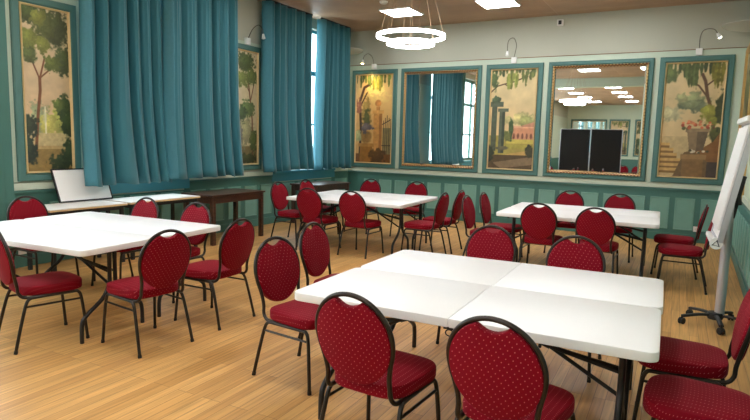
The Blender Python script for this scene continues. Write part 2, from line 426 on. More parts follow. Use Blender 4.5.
# ------------------------------------------------------------------ painted canvases
RNG = np.random.default_rng(3)
def vnoise(W, H, sc, octs=3):
    out = np.zeros((H, W)); amp = 1; tot = 0
    for o in range(octs):
        gw, gh = max(2, int(sc * 2 ** o)), max(2, int(sc * 2 ** o * H / W))
        g = RNG.random((gh + 2, gw + 2))
        x = np.linspace(0, gw, W); y = np.linspace(0, gh, H)
        xi, yi = x.astype(int), y.astype(int); fx = (x - xi); fy = (y - yi)
        fx = fx * fx * (3 - 2 * fx); fy = fy * fy * (3 - 2 * fy)
        a = g[np.ix_(yi, xi)]; b = g[np.ix_(yi, xi + 1)]; c = g[np.ix_(yi + 1, xi)]; d = g[np.ix_(yi + 1, xi + 1)]
        out += amp * ((a * (1 - fx) + b * fx) * (1 - fy)[:, None] + (c * (1 - fx) + d * fx) * fy[:, None]); tot += amp; amp *= .5
    return out / tot
class Paint:
    """oil landscape laid down in strokes; u to the right, v downwards, both 0..1"""
    def __init__(s, asp, top, bottom, W=110):
        s.W = W; s.H = int(W * asp); s.asp = asp
        s.u, s.v = np.meshgrid(np.linspace(0, 1, s.W), np.linspace(0, 1, s.H))
        t = np.array(top, float); b = np.array(bottom, float)
        s.img = t + (b - t) * s.v[..., None]
        s.n = vnoise(s.W, s.H, 6); s.f = vnoise(s.W, s.H, 18, 2)
        s.img *= (.92 + .16 * s.n)[..., None]
    def put(s, mask, col, var=.25):
        c = np.array(col, float) * (1 - var / 2 + var * s.f)[..., None]
        s.img = s.img * (1 - mask[..., None]) + c * mask[..., None]
    def blob(s, u, v, ru, rv, col, rag=.5, var=.35, a=1.0):
        d = np.sqrt(((s.u - u) / ru) ** 2 + ((s.v - v) / rv) ** 2) + (s.f - .5) * rag * 1.6 + (s.n - .5) * rag
        s.put(np.clip((1.0 - d) * 3.5, 0, 1) * a, col, var)
        if ru > .1 and rag >= .45:                        # leaf masses catch paler strokes at their upper left
            e = np.sqrt(((s.u - u + ru * .25) / (ru * .6)) ** 2 + ((s.v - v + rv * .3) / (rv * .55)) ** 2) + (s.f - .5) * 1.6
            s.put(np.clip((1.0 - e) * 2, 0, .55) * a, np.array(col) * 1.28 + (8, 10, 0), var)
    def rect(s, u0, u1, v0, v1, col, var=.2, a=1.0):
        m = ((s.u >= u0) & (s.u <= u1) & (s.v >= v0) & (s.v <= v1)).astype(float) * a; s.put(m, col, var)
    def poly(s, pts, col, var=.2, a=1.0):
        m = np.zeros_like(s.u, bool); n = len(pts)
        for i in range(n):
            (x0, y0), (x1, y1) = pts[i], pts[(i + 1) % n]
            c = ((y0 > s.v) != (y1 > s.v)); m ^= c & (s.u < (x1 - x0) * (s.v - y0) / ((y1 - y0) or 1e-9) + x0)
        s.put(m.astype(float) * a, col, var)
    def stroke(s, pts, w, col, a=1.0):
        d = np.full_like(s.u, 9.0)
        for (x0, y0), (x1, y1) in zip(pts, pts[1:]):
            dx, dy = x1 - x0, (y1 - y0) * s.asp; L = dx * dx + dy * dy or 1e-9
            t = np.clip(((s.u - x0) * dx + (s.v - y0) * s.asp * dy) / L, 0, 1)
            d = np.minimum(d, np.hypot(s.u - x0 - t * dx, (s.v - y0) * s.asp - t * dy))
        s.put(np.clip((w - d) / max(w * .4, .006) + .3, 0, 1) * a, col, .2)
    def hang(s, u0, u1, v, ln, col, n=10):
        for k in range(n):
            uu = u0 + (u1 - u0) * (k + RNG.random() * .7) / n; l = ln * (.5 + .6 * RNG.random())
            s.blob(uu, v + l * .5, .035, l * .55, np.array(col) * (.8 + .45 * RNG.random()), .35)
    def mesh(s, w, h, y):
        H, W = s.H, s.W
        me = bpy.data.meshes.new('canvas')
        X = (s.u - .5) * w; Z = (.5 - s.v) * h
        vs = np.stack([X, np.full_like(X, y), Z], -1).reshape(-1, 3)
        idx = np.arange(H * W).reshape(H, W)
        q = np.stack([idx[1:, :-1], idx[1:, 1:], idx[:-1, 1:], idx[:-1, :-1]], -1).reshape(-1, 4)
        me.from_pydata(vs.tolist(), [], q.tolist())
        at = me.color_attributes.new('Paint', 'FLOAT_COLOR', 'POINT')
        c = (np.clip(s.img, 0, 255) / 255) ** 1.0; c = np.where(c <= .04045, c / 12.92, ((c + .055) / 1.055) ** 2.4)
        rgba = np.concatenate([c, np.ones((H, W, 1))], -1).reshape(-1)
        at.data.foreach_set('color', rgba.astype(np.float32))
        me.materials.append(M['canvas'])
        return me

def art_pine(p):                                          # umbrella pine over a fountain
    p.blob(.3, .7, .3, .14, (136, 144, 112)); p.blob(.75, .68, .3, .12, (150, 152, 80)); p.blob(.5, .72, .22, .1, (176, 170, 92))
    p.rect(0, 1, .79, 1, (176, 150, 100)); p.rect(.1, .95, .76, .84, (190, 172, 124)); p.rect(0, 1, .86, 1, (140, 116, 66))
    p.stroke([(.43, .6), (.43, .76)], .02, (222, 216, 180)); p.blob(.42, .66, .05, .05, (206, 206, 168), .5, .2, .6)
    p.stroke([(.2, .88), (.27, .66), (.34, .5), (.34, .42)], .035, (120, 78, 50)); p.stroke([(.34, .43), (.2, .33), (.1, .24)], .018, (116, 74, 50))
    p.stroke([(.34, .43), (.46, .3)], .02, (124, 80, 52)); p.stroke([(.36, .42), (.55, .37), (.72, .33), (.8, .25)], .018, (124, 84, 56))
    for u, v, ru, rv, c in ((.2, .05, .4, .08, (70, 82, 46)), (.7, .12, .4, .14, (74, 80, 52)), (.45, .1, .3, .1, (92, 98, 56)), (.15, .2, .22, .08, (116, 122, 60)), (.35, .06, .2, .06, (124, 128, 62)), (.45, .22, .18, .06, (120, 124, 60)), (.85, .3, .25, .1, (72, 82, 52)), (.62, .33, .2, .06, (96, 104, 54)), (.15, .29, .2, .05, (84, 94, 54))):
        p.blob(u, v, ru, rv, c)
    p.blob(.85, .6, .22, .09, (58, 74, 44)); p.blob(.95, .7, .2, .1, (48, 64, 40)); p.blob(.72, .58, .12, .05, (92, 104, 54))
    p.blob(.08, .72, .2, .09, (50, 60, 48)); p.blob(.05, .86, .18, .1, (44, 56, 46)); p.blob(.75, .95, .3, .06, (46, 58, 36)); p.blob(.95, .88, .2, .1, (44, 58, 38))
def art_tall(p):                                          # slim tree and grey statue
    p.rect(0, 1, .84, 1, (120, 104, 66)); p.blob(.5, .72, .4, .14, (150, 144, 108))
    p.stroke([(.8, .95), (.78, .6), (.66, .36), (.6, .25)], .03, (112, 76, 54)); p.stroke([(.72, .42), (.86, .28)], .02, (112, 78, 56)); p.stroke([(.66, .36), (.4, .24)], .018, (110, 76, 56))
    for u, v, ru, rv, c in ((.5, .1, .45, .1, (76, 90, 52)), (.75, .22, .3, .08, (92, 104, 56)), (.35, .24, .3, .08, (110, 120, 62)), (.55, .5, .35, .09, (92, 108, 66)), (.3, .55, .25, .08, (70, 86, 58))): p.blob(u, v, ru, rv, c)
    p.blob(.2, .74, .16, .14, (128, 126, 116)); p.blob(.85, .8, .2, .12, (78, 88, 50)); p.blob(.6, .95, .5, .05, (60, 66, 40))
def art_gate(p):                                          # urn before a gate pier with a ball finial
    p.blob(.6, .2, .4, .14, (236, 206, 130), .5, .15); p.blob(.3, .45, .16, .2, (152, 128, 76))
    p.blob(.3, .5, .1, .14, (92, 96, 60))
    p.stroke([(.12, .95), (.14, .6), (.1, .3), (.22, .14), (.4, .1)], .035, (78, 56, 40)); p.stroke([(.12, .35), (.3, .2)], .02, (84, 60, 42))
    p.hang(.0, 1.0, -.02, .16, (98, 112, 50), 13); p.hang(.45, .7, .02, .2, (168, 160, 60), 5)
    p.blob(.08, .36, .09, .12, (168, 108, 84), .7)
    p.rect(.5, .74, .43, .92, (198, 144, 78)); p.rect(.66, .74, .43, .92, (158, 108, 58)); p.rect(.46, .78, .4, .44, (210, 160, 92)); p.blob(.62, .32, .1, .045, (204, 140, 78), .1); p.rect(.57, .67, .36, .4, (190, 132, 74))
    p.rect(.76, 1, .6, .92, (140, 128, 84))
    for k in range(5): p.stroke([(.78 + .05 * k, .46 + .03 * abs(2 - k)), (.78 + .05 * k, .92)], .01, (70, 58, 46))
    p.stroke([(.75, .56), (1, .5)], .012, (70, 58, 46)); p.stroke([(.75, .8), (1, .8)], .012, (70, 58, 46))
    p.rect(0, 1, .9, 1, (112, 74, 36)); p.rect(.12, .48, .8, 1, (152, 104, 46)); p.rect(.08, .52, .78, .82, (176, 128, 64))
    p.blob(.3, .7, .17, .09, (150, 116, 66), .1); p.blob(.3, .6, .17, .06, (104, 96, 104), .7); p.blob(.62, .92, .25, .1, (84, 58, 32)); p.blob(.06, .7, .12, .08, (166, 170, 120))
def art_ruin(p):                                          # ruined columns, cypress and a pink arcade
    p.blob(.7, .5, .4, .07, (182, 172, 118)); p.blob(.85, .52, .2, .06, (150, 152, 96)); p.rect(0, 1, .66, 1, (166, 152, 76))
    p.rect(.5, 1, .58, .7, (206, 146, 110)); p.rect(.48, 1, .565, .585, (222, 172, 134)); p.poly([(.72, .56), (1, .52), (1, .57), (.72, .57)], (196, 140, 110))
    for k in range(5): p.blob(.56 + .095 * k, .665, .028, .035, (128, 84, 66), .1)
    p.rect(.4, 1, .7, .74, (196, 182, 88)); p.rect(.25, 1, .75, .79, (168, 158, 72)); p.rect(0, 1, .86, 1, (88, 72, 46)); p.poly([(.3, .86), (1, .8), (1, .86)], (196, 160, 92)); p.poly([(.1, .94), (1, .87), (1, .95), (.3, 1)], (128, 108, 80))
    p.blob(.49, .58, .06, .14, (70, 90, 56), .3); p.blob(.4, .66, .1, .06, (110, 116, 64))
    p.rect(.04, .16, .34, .82, (82, 92, 72)); p.rect(.22, .34, .4, .84, (92, 98, 78)); p.rect(.28, .34, .4, .84, (66, 76, 60)); p.rect(.0, .3, .32, .37, (88, 98, 78)); p.rect(.18, .42, .385, .42, (96, 104, 84)); p.blob(.12, .3, .12, .04, (74, 90, 66)); p.blob(.3, .79, .16, .025, (104, 100, 74), .2)
    p.blob(.02, .86, .16, .1, (46, 52, 36)); p.blob(.92, .82, .1, .07, (62, 62, 40))
    p.stroke([(0, .22), (.14, .16), (.3, .14), (.5, .12), (.8, .07)], .016, (92, 72, 48)); p.stroke([(.3, .14), (.45, .19)], .012, (92, 72, 48))
    p.hang(0, 1, -.02, .11, (86, 98, 54), 13); p.hang(.35, .6, .02, .2, (134, 140, 66), 6); p.hang(.7, .95, .02, .13, (104, 114, 58), 4); p.blob(.06, .1, .12, .1, (76, 92, 56))
def art_flowers(p):                                       # flower pot on a plinth beside garden steps
    p.blob(.15, .45, .2, .08, (168, 162, 124)); p.blob(.5, .33, .26, .09, (134, 138, 100)); p.blob(.55, .37, .24, .06, (108, 116, 88)); p.blob(.32, .3, .12, .04, (150, 150, 108))
    p.stroke([(.9, .7), (.86, .45), (.74, .3), (.68, .16), (.62, .1)], .03, (98, 72, 50)); p.stroke([(.74, .3), (.58, .2), (.45, .16)], .018, (98, 74, 52)); p.stroke([(.7, .2), (.9, .12)], .016, (98, 72, 50))
    p.blob(.88, .48, .2, .1, (120, 120, 52)); p.blob(.95, .62, .16, .1, (72, 76, 42)); p.blob(.78, .42, .14, .07, (138, 136, 58)); p.blob(.98, .4, .1, .2, (66, 74, 44))
    p.hang(0, 1, -.02, .12, (76, 88, 50), 14); p.hang(.3, .55, 0, .24, (84, 96, 54), 6); p.hang(.78, 1, 0, .22, (120, 116, 48), 5); p.blob(.1, .1, .14, .08, (88, 100, 60))
    p.rect(0, .6, .64, 1, (186, 164, 118))
    for k in range(6): p.rect(0, .16 + .07 * k, .7 + .045 * k, .725 + .045 * k, (196, 160, 96)); p.rect(0, .16 + .07 * k, .725 + .045 * k, .745 + .045 * k, (130, 98, 54))
    p.poly([(.25, 1), (.42, .78), (1, .7), (1, 1)], (110, 88, 56)); p.poly([(.9, .68), (1, .6), (1, .92), (.6, .78)], (132, 92, 50)); p.rect(.4, .76, .83, 1, (128, 98, 58)); p.rect(.36, .8, .8, .84, (146, 114, 70)); p.rect(.82, 1, .86, 1, (70, 60, 52))
    p.poly([(.44, .58), (.8, .58), (.74, .76), (.5, .76)], (132, 112, 82)); p.rect(.42, .82, .57, .6, (146, 124, 92)); p.poly([(.62, .6), (.8, .6), (.74, .76), (.62, .76)], (104, 88, 66))
    for k in range(26):
        p.blob(.36 + .5 * RNG.random(), .5 + .075 * RNG.random(), .035, .014, ((190, 100, 66), (206, 128, 88), (160, 76, 54), (104, 100, 60))[k % 4], .3)
    for k in range(9): p.blob(.42 + .42 * RNG.random(), .755 + .03 * RNG.random(), .03, .011, ((220, 208, 176), (84, 80, 54))[k % 2], .3)
def art_dark(p):
    p.blob(.5, .3, .5, .2, (92, 96, 60)); p.blob(.3, .6, .4, .2, (120, 110, 66)); p.rect(0, 1, .75, 1, (110, 84, 50)); p.stroke([(.6, .9), (.5, .4)], .04, (80, 60, 44))
    p.blob(.7, .12, .5, .12, (70, 80, 50)); p.blob(.2, .9, .3, .1, (60, 60, 40))

SKY = ((214, 186, 146), (206, 184, 140))
def picture(name, label, loc, rz, w, h, art=None, top=None, border=.092, ornate=False, mirror=False, group=None, cat='painting', gold_only=False, tilt=0.0):
    """wall panel picture: painted outer frame, gilt inner frame, then canvas or mirror; loc = wall point at the centre"""
    t = thing(name, label, cat, loc, rz, group)
    x0, x1, z0, z1 = -w / 2, w / 2, -h / 2, h / 2
    if not gold_only:
        MB().frame(x0, x1, z0, z1, [(0, 0), (0, .035), (.012, .045), (border - .02, .045), (border - .008, .03), (border, .03), (border, 0)]).build('outer_frame', M['teal'], t, smooth=False)
    b = border if not gold_only else 0
    gw = .034 if ornate else .022
    if gold_only: gw = .09
    g = MB().frame(x0 + b, x1 - b, z0 + b, z1 - b, [(0, 0), (0, .04), (gw * .3, .055), (gw * .7, .045), (gw, .03), (gw, 0)])
    if ornate:
        bx0, bx1, bz0, bz1 = x0 + b + gw * .4, x1 - b - gw * .4, z0 + b + gw * .4, z1 - b - gw * .4
        for (ax, az), (cx, cz) in (((bx0, bz0), (bx1, bz0)), ((bx1, bz0), (bx1, bz1)), ((bx1, bz1), (bx0, bz1)), ((bx0, bz1), (bx0, bz0))):
            n = int(math.hypot(cx - ax, cz - az) / .06)
            for k in range(n): g.ico((ax + (cx - ax) * k / n, -.05, az + (cz - az) * k / n), .013, 1)
    g.build('gilt_frame', M['gold_rope'] if ornate else (M['gold'] if gold_only else M['pale_gold']), t, smooth=False)
    iw, ih = w - 2 * b - 2 * gw, h - 2 * b - 2 * gw
    if mirror:
        m = MB()
        m.frame(-iw / 2, iw / 2, -ih / 2, ih / 2, [(0, .0), (0, .018), (.022, .022), (.022, 0)]).box(-iw / 2 + .022, iw / 2 - .022, -.022, -.004, -ih / 2 + .022, ih / 2 - .022)
        o = m.build('mirror_glass', M['mirror'], t, smooth=False)
        o.rotation_euler = (0, 0, tilt)
    else:
        p = Paint(ih / iw, *(top or SKY)); art(p)
        c = bpy.data.objects.new('canvas', p.mesh(iw + .01, ih + .01, -.02)); COL.objects.link(c); c.parent = t
    return t
def rope_mat():
    m, nt, bs = new_mat('gilt rope moulding')
    tc = nt.nodes.new('ShaderNodeTexCoord'); ck = nt.nodes.new('ShaderNodeTexChecker'); ck.inputs['Scale'].default_value = 26
    ck.inputs['Color1'].default_value = rgb(214, 178, 116); ck.inputs['Color2'].default_value = rgb(120, 76, 44)
    mp = nt.nodes.new('ShaderNodeMapping'); mp.inputs['Rotation'].default_value = (0, PI / 4, 0)
    link(nt, tc.outputs['Object'], mp.inputs['Vector']); link(nt, mp.outputs['Vector'], ck.inputs['Vector']); link(nt, ck.outputs['Color'], bs.inputs['Base Color'])
    bs.inputs['Metallic'].default_value = .35; bs.inputs['Roughness'].default_value = .42
    return m
M['gold_rope'] = rope_mat()

FZ0, FZ1 = 1.012, 3.085; FH = FZ1 - FZ0; FZ = (FZ0 + FZ1) / 2
def back_pic(a, b, *args, **kw): return picture(*args[:2], ((a + b) / 2, YB - .012, FZ), 0, b - a + .026, FH + .03, **kw)
back_pic(-6.745, -5.668, 'landscape_painting', 'warm lit painting of a gate pier with urn and ball finial, near the room corner', art=art_gate, top=((226, 192, 128), (206, 160, 96)))
back_pic(-5.545, -3.815, 'wall_mirror', 'large gilt mirror reflecting teal curtains, between two paintings', mirror=True, ornate=True, border=.078, cat='mirror', tilt=.0095)
back_pic(-3.69, -2.625, 'landscape_painting', 'painting of ruined columns, cypress and pink arcade between the two mirrors', art=art_ruin, top=((214, 194, 146), (218, 190, 136)))
back_pic(-2.5, -.765, 'wall_mirror', 'large gilt mirror reflecting black display board and ceiling panels', mirror=True, ornate=True, border=.078, cat='mirror')
back_pic(-.65, .405, 'landscape_painting', 'painting of a flower pot on a plinth beside steps, right end of back wall', art=art_flowers, top=((206, 184, 138), (206, 180, 128)))
picture('landscape_painting', 'tall painting of an umbrella pine and fountain left of the curtains', (XL + .012, 4.19, FZ + .02), PI / 2, .78, FH + .05, art=art_pine, top=((206, 188, 152), (212, 176, 134)), cat='painting')
picture('landscape_painting', 'narrow painting of slim tree between the two curtained windows', (XL + .012, 7.66, FZ + .03), PI / 2, .78, FH + .05, art=art_tall, top=((210, 194, 158), (196, 180, 140)), cat='painting')
picture('landscape_painting', 'gilt framed painting on right wall beside the flip chart', (XR - .012, 9.86, 2.03), -PI / 2, 1.7, 2.2, art=art_dark, top=((170, 160, 120), (150, 130, 90)), cat='painting', gold_only=True)
# rear wall, seen in the mirror
picture('landscape_painting', 'painting on far rear wall left in mirror reflection', (-4.05 + .1, YR + .02, 2.1), PI, 1.1, FH, art=art_ruin, top=SKY)
picture('landscape_painting', 'second painting on far rear wall, partly reflected at mirror edge', (-2.6, YR + .02, 2.1), PI, 1.1, FH, art=art_pine, top=SKY)
picture('wall_mirror', 'dark reflecting mirror on far rear wall behind the display board', (-5.62, YR + .02, 2.1), PI, 2.0, FH, mirror=True, ornate=False, cat='mirror')

# picture lamps
M['lamp_arm'] = mat('dull nickel rod', (112, 108, 98), .4, metal=.3)
def picture_lamp(label, loc, rz, reach, head_mat, arc):
    t = thing('picture_lamp', label, 'lamp', loc, rz, 'picture lamps above the paintings')
    MB().box(-.05, .05, -.06, 0, -.055, .055, .008).build('lamp_base', M['white'], t)
    pts = smooth_path([(0, -.05, .05)] + arc, 6)
    MB().tube(pts, .007, 6).build('lamp_arm', M['lamp_arm'], t)
    e = pts[-1]; d = (pts[-1] - pts[-2]).normalized()
    rot = d.to_track_quat('Z', 'Y').to_matrix().to_4x4(); rot.translation = e
    MB().lathe([(.0, -.02), (.018, -.02), (.022, .0), (.036, .06), (.032, .06), (0, .05)], 14, rot).build('lamp_head', M['white'], t)
    rot2 = rot.copy(); rot2.translation = e + d * .055
    MB().lathe([(0, -.012), (.026, -.008), (.028, .006), (.016, .016), (0, .018)], 14, rot2).build('bulb', head_mat, t)
    return t
ZL = 3.165
picture_lamp('lit picture lamp shining warm light on the gate painting', (-6.215, YB - .02, ZL), 0, .3, M['bulb_warm'], [(-.01, -.1, .19), (-.06, -.2, .25), (-.12, -.26, .19), (-.14, -.27, .1)])
picture_lamp('unlit picture lamp with looped arm above the ruined columns painting', (-3.17, YB - .02, ZL), 0, .3, M['white'], [(.05, -.1, .26), (.02, -.2, .38), (-.06, -.26, .32), (-.07, -.26, .12)])
picture_lamp('lit picture lamp above the flower pot painting', (-.1, YB - .02, ZL), 0, .3, M['bulb_white'], [(.0, -.12, .22), (.05, -.3, .3), (.18, -.42, .28), (.24, -.42, .2)])
picture_lamp('white picture lamp with curved arm between the curtained windows', (XL + .02, 7.68, 3.2), PI / 2, .3, M['white'], [(.03, -.12, .2), (.09, -.2, .27), (.16, -.22, .21), (.18, -.22, .12)])
sl = bpy.data.lights.new('picture_lamp_beam', 'SPOT'); sl.energy = 14; sl.color = (1, .72, .36); sl.spot_size = math.radians(84); sl.spot_blend = .8; sl.shadow_soft_size = .03
so = bpy.data.objects.new('picture_lamp_beam', sl); COL.objects.link(so); so.location = (-6.37, YB - .36, 3.14)
so.rotation_euler = (Vector((-6.18, YB, 2.55)) - so.location).to_track_quat('-Z', 'Y').to_euler()

# ------------------------------------------------------------------ ceiling fittings
def ceiling_panel(x, y, label):
    t = thing('ceiling_light', label, 'ceiling light', (x, y, ZC), 0, 'square ceiling panels')
    MB().frame(-.31, .31, -.31, .31, [(0, 0), (0, .022), (.018, .022), (.018, 0)]).build('light_frame', M['white'], t, smooth=False).rotation_euler = (PI / 2, 0, 0)
    MB().box(-.292, .292, -.292, .292, -.018, -.004).build('diffuser', M['lamp_on'], t, smooth=False)
    return t
rows = [9.72, 6.6, 2.95, -.9, -2.75, -5.1, -7.45, -10.5]
for j, y in enumerate(rows):
    for i, x in enumerate((-4.93, -3.12, -1.35)):
        if j == 0: lab = ['square lit ceiling panel above the ring pendant near back wall', 'square lit ceiling panel at the top edge, right of ring pendant', 'square lit ceiling panel near back wall at the right'][i]
        else: lab = 'square lit ceiling panel in row %s, %s column' % (['two from the back wall', 'three from the back wall', 'just behind the viewer', 'behind the cross beam', 'second behind the cross beam', 'third behind the cross beam', 'last before the rear wall'][j - 1], ['window side', 'middle', 'right'][i])
        ceiling_panel(x, y, lab)
t = thing('smoke_detector', 'small round smoke detector on the brown ceiling', 'smoke detector', (-4.86, 8.9, ZC))
MB().lathe([(0, 0), (.07, 0), (.07, -.02), (.055, -.04), (0, -.045)], 24).build('detector_body', M['white'], t)

t = thing('ring_pendant', 'double lit ring pendant lamp on thin cables', 'pendant lamp', (-2.93, 6.03, ZC))
def ring(R, z, name):
    prof = []
    mb = MB(); n = 64
    P = [(R - .015, z - .014), (R + .015, z - .014), (R + .015, z + .02), (R - .015, z + .02)]
    mb.lathe(P + [P[0]], n)
    return mb.build(name, M['ring_on'], t, smooth=False)
ring(.375, 2.76 - ZC, 'large_ring'); ring(.255, 2.68 - ZC, 'small_ring')
for R, z, n, off in ((.375, 2.77 - ZC, 6, .2), (.255, 2.70 - ZC, 4, .5)):
    for k in range(n):
        a = 2 * PI * k / n + off
        MB().tube([(R * math.cos(a), R * math.sin(a), z), (R * .12 * math.cos(a), R * .12 * math.sin(a), -.03)], .0025, 5).build('cable', M['wire'], t)
MB().lathe([(0, 0), (.11, 0), (.11, -.03), (.09, -.04), (0, -.04)], 24).build('canopy', M['white'], t)

def uplighter(label, loc, rz):
    t = thing('wall_uplighter', label, 'wall light', loc, rz, 'half bowl wall uplighters')
    prof = [(.40, .0), (.405, -.012), (.34, -.05), (.2, -.085), (.02, -.1), (.0, -.1), (0, -.09), (.2, -.07), (.33, -.038), (.39, 0), (.40, 0)]
    MB().lathe(prof, 24, None, -PI, 0).build('bowl', M['uplight'], t)
    MB().box(-.06, .06, -.03, 0, -.1, .02, .005).build('wall_plate', M['white'], t)
M['uplight'] = mat('grey glass bowl', (190, 192, 180), .35, var=.02)
uplighter('grey half bowl uplighter high on right wall by the corner', (XR - .012, 10.72, 3.50), -PI / 2)
uplighter('grey half bowl uplighter beside the last curtain in the corner', (XL + .012, 10.83, 3.52), PI / 2)
t = thing('wall_sensor', 'small white box with black face high on the back wall', 'sensor', (-2.36, YB, 3.8))
MB().box(-.055, .055, -.06, 0, -.055, .055, .01).build('case', M['white'], t); MB().box(-.028, .028, -.066, -.05, -.035, .035, .006).build('lens', M['black'], t)

def socket(name, label, loc, rz):
    t = thing(name, label, 'socket', loc, rz)
    MB().box(-.045, .045, -.014, 0, -.045, .045, .004).build('face_plate', M['white'], t)
    MB().lathe([(0, 0), (.02, 0), (.02, .004), (.0, .004)], 16, Matrix.Translation((0, -.014, 0)) @ Matrix.Rotation(PI / 2, 4, 'X')).build('outlet', M['side_white'], t)
socket('wall_socket', 'white wall socket low on green panelling behind the flip chart', (.092, YB - .035, .235), 0)
socket('wall_socket', 'white wall socket low on the left wall under the white table', (XL + .035, 3.80, .2), PI / 2)

# ------------------------------------------------------------------ curtains
M['hem'] = mat('paler teal lining cloth', (66, 130, 146), .6, var=.1, scale=30)
def curtain(label, y0, y1, zb, seed, lean0=0.0, lean1=0.0, flare=.1, off=.27, fold=.215):
    rnd = random.Random(seed); nu, nv = 190, 26; W = y1 - y0
    # uneven pleats: each has its own width, depth and drift
    cuts = [0.0]
    while cuts[-1] < W: cuts.append(cuts[-1] + fold * rnd.uniform(.55, 1.5))
    k = W / cuts[-1]; cuts = [c * k for c in cuts]; n = len(cuts) - 1
    am = [rnd.uniform(.5, 1.3) for _ in range(n + 1)]; dr = [rnd.uniform(-.05, .05) for _ in range(n + 1)]; hem = [rnd.uniform(-.02, .02) for _ in range(n + 1)]
    b = bmesh.new(); G = []
    for j in range(nv + 1):
        v = j / nv; row = []
        for i in range(nu + 1):
            u = i / nu; d = u * W
            q = max(a for a in range(n) if cuts[a] <= d + 1e-9); f = (d - cuts[q]) / (cuts[q + 1] - cuts[q]); e = f * f * (3 - 2 * f)
            A = am[q] * (1 - e) + am[q + 1] * e; D = dr[q] * (1 - e) + dr[q + 1] * e; Hm = hem[q] * (1 - e) + hem[q + 1] * e
            sn = math.sin(2 * PI * f); prof = 2 * abs(math.sin(PI * f)) ** .6 - 1.15
            amp = .082 + .012 * v + .012 * math.sin(v * 3 + q)
            fine = .006 * (1 - v) * math.sin(2 * PI * d / .055)
            x = XL + off + amp * A * prof + fine + flare * max(0, v - .5) ** 2 * 3
            y = y0 + d + lean0 * (1 - u) ** 3 * v ** 1.6 + lean1 * u ** 3 * v ** 1.6 + D * v * (1 - abs(2 * u - 1)) + .02 * math.cos(2 * PI * f) * v * A
            z = 3.90 + (zb + Hm + .006 * sn * v - 3.90) * v
            row.append(b.verts.new((x, y, z)))
        G.append(row)
    for j in range(nv):
        for i in range(nu): b.faces.new((G[j][i], G[j][i + 1], G[j + 1][i + 1], G[j + 1][i]))
    G_co = [[q.co.copy() for q in row] for row in G]
    root = thing('curtain', label, 'curtain', (0, 0, 0), 0, 'teal window curtains')
    m = MB(); m.b.free(); m.b = b
    o = m.build('drape', M['curtain'], root); o.modifiers.new('thickness', 'SOLIDIFY').thickness = .006
    for p in o.data.polygons: p.use_smooth = True
    h = bmesh.new(); k = max(4, int(.085 / W * nu)); R = []
    for j in range(nv + 1):
        R.append([h.verts.new(G_co[j][i] + Vector((.012 + .004 * math.sin(j * 1.7 + i), 0, 0))) for i in range(k + 1)])
    for j in range(nv):
        for i in range(k): h.faces.new((R[j][i], R[j][i + 1], R[j + 1][i + 1], R[j + 1][i]))
    m = MB(); m.b.free(); m.b = h
    hm = m.build('side_hem', M['hem'], root); hm['label'] = 'paler turned edge'; hm.modifiers.new('thickness', 'SOLIDIFY').thickness = .004
    MB().tube([(XL + off, y0 + .01, 3.915), (XL + off, y1 - .01, 3.915)], .02, 8).build('curtain_track', M['black'], root)
    return root
curtain('first teal curtain from the left, beside the umbrella pine painting', 4.52, 5.72, .95, 11, -.1, .02, .16)
curtain('second teal curtain, its far edge overlapping the narrow tree painting', 5.66, 7.07, .97, 23, -.05, .04, .12, off=.41)
curtain('third teal curtain, left of the bright slit of daylight', 7.90, 9.25, 1.0, 37, -.06, .0, .12)
curtain('fourth teal curtain, between daylight slit and room corner', 9.53, 10.61, .99, 41, -.14, .04, .06)

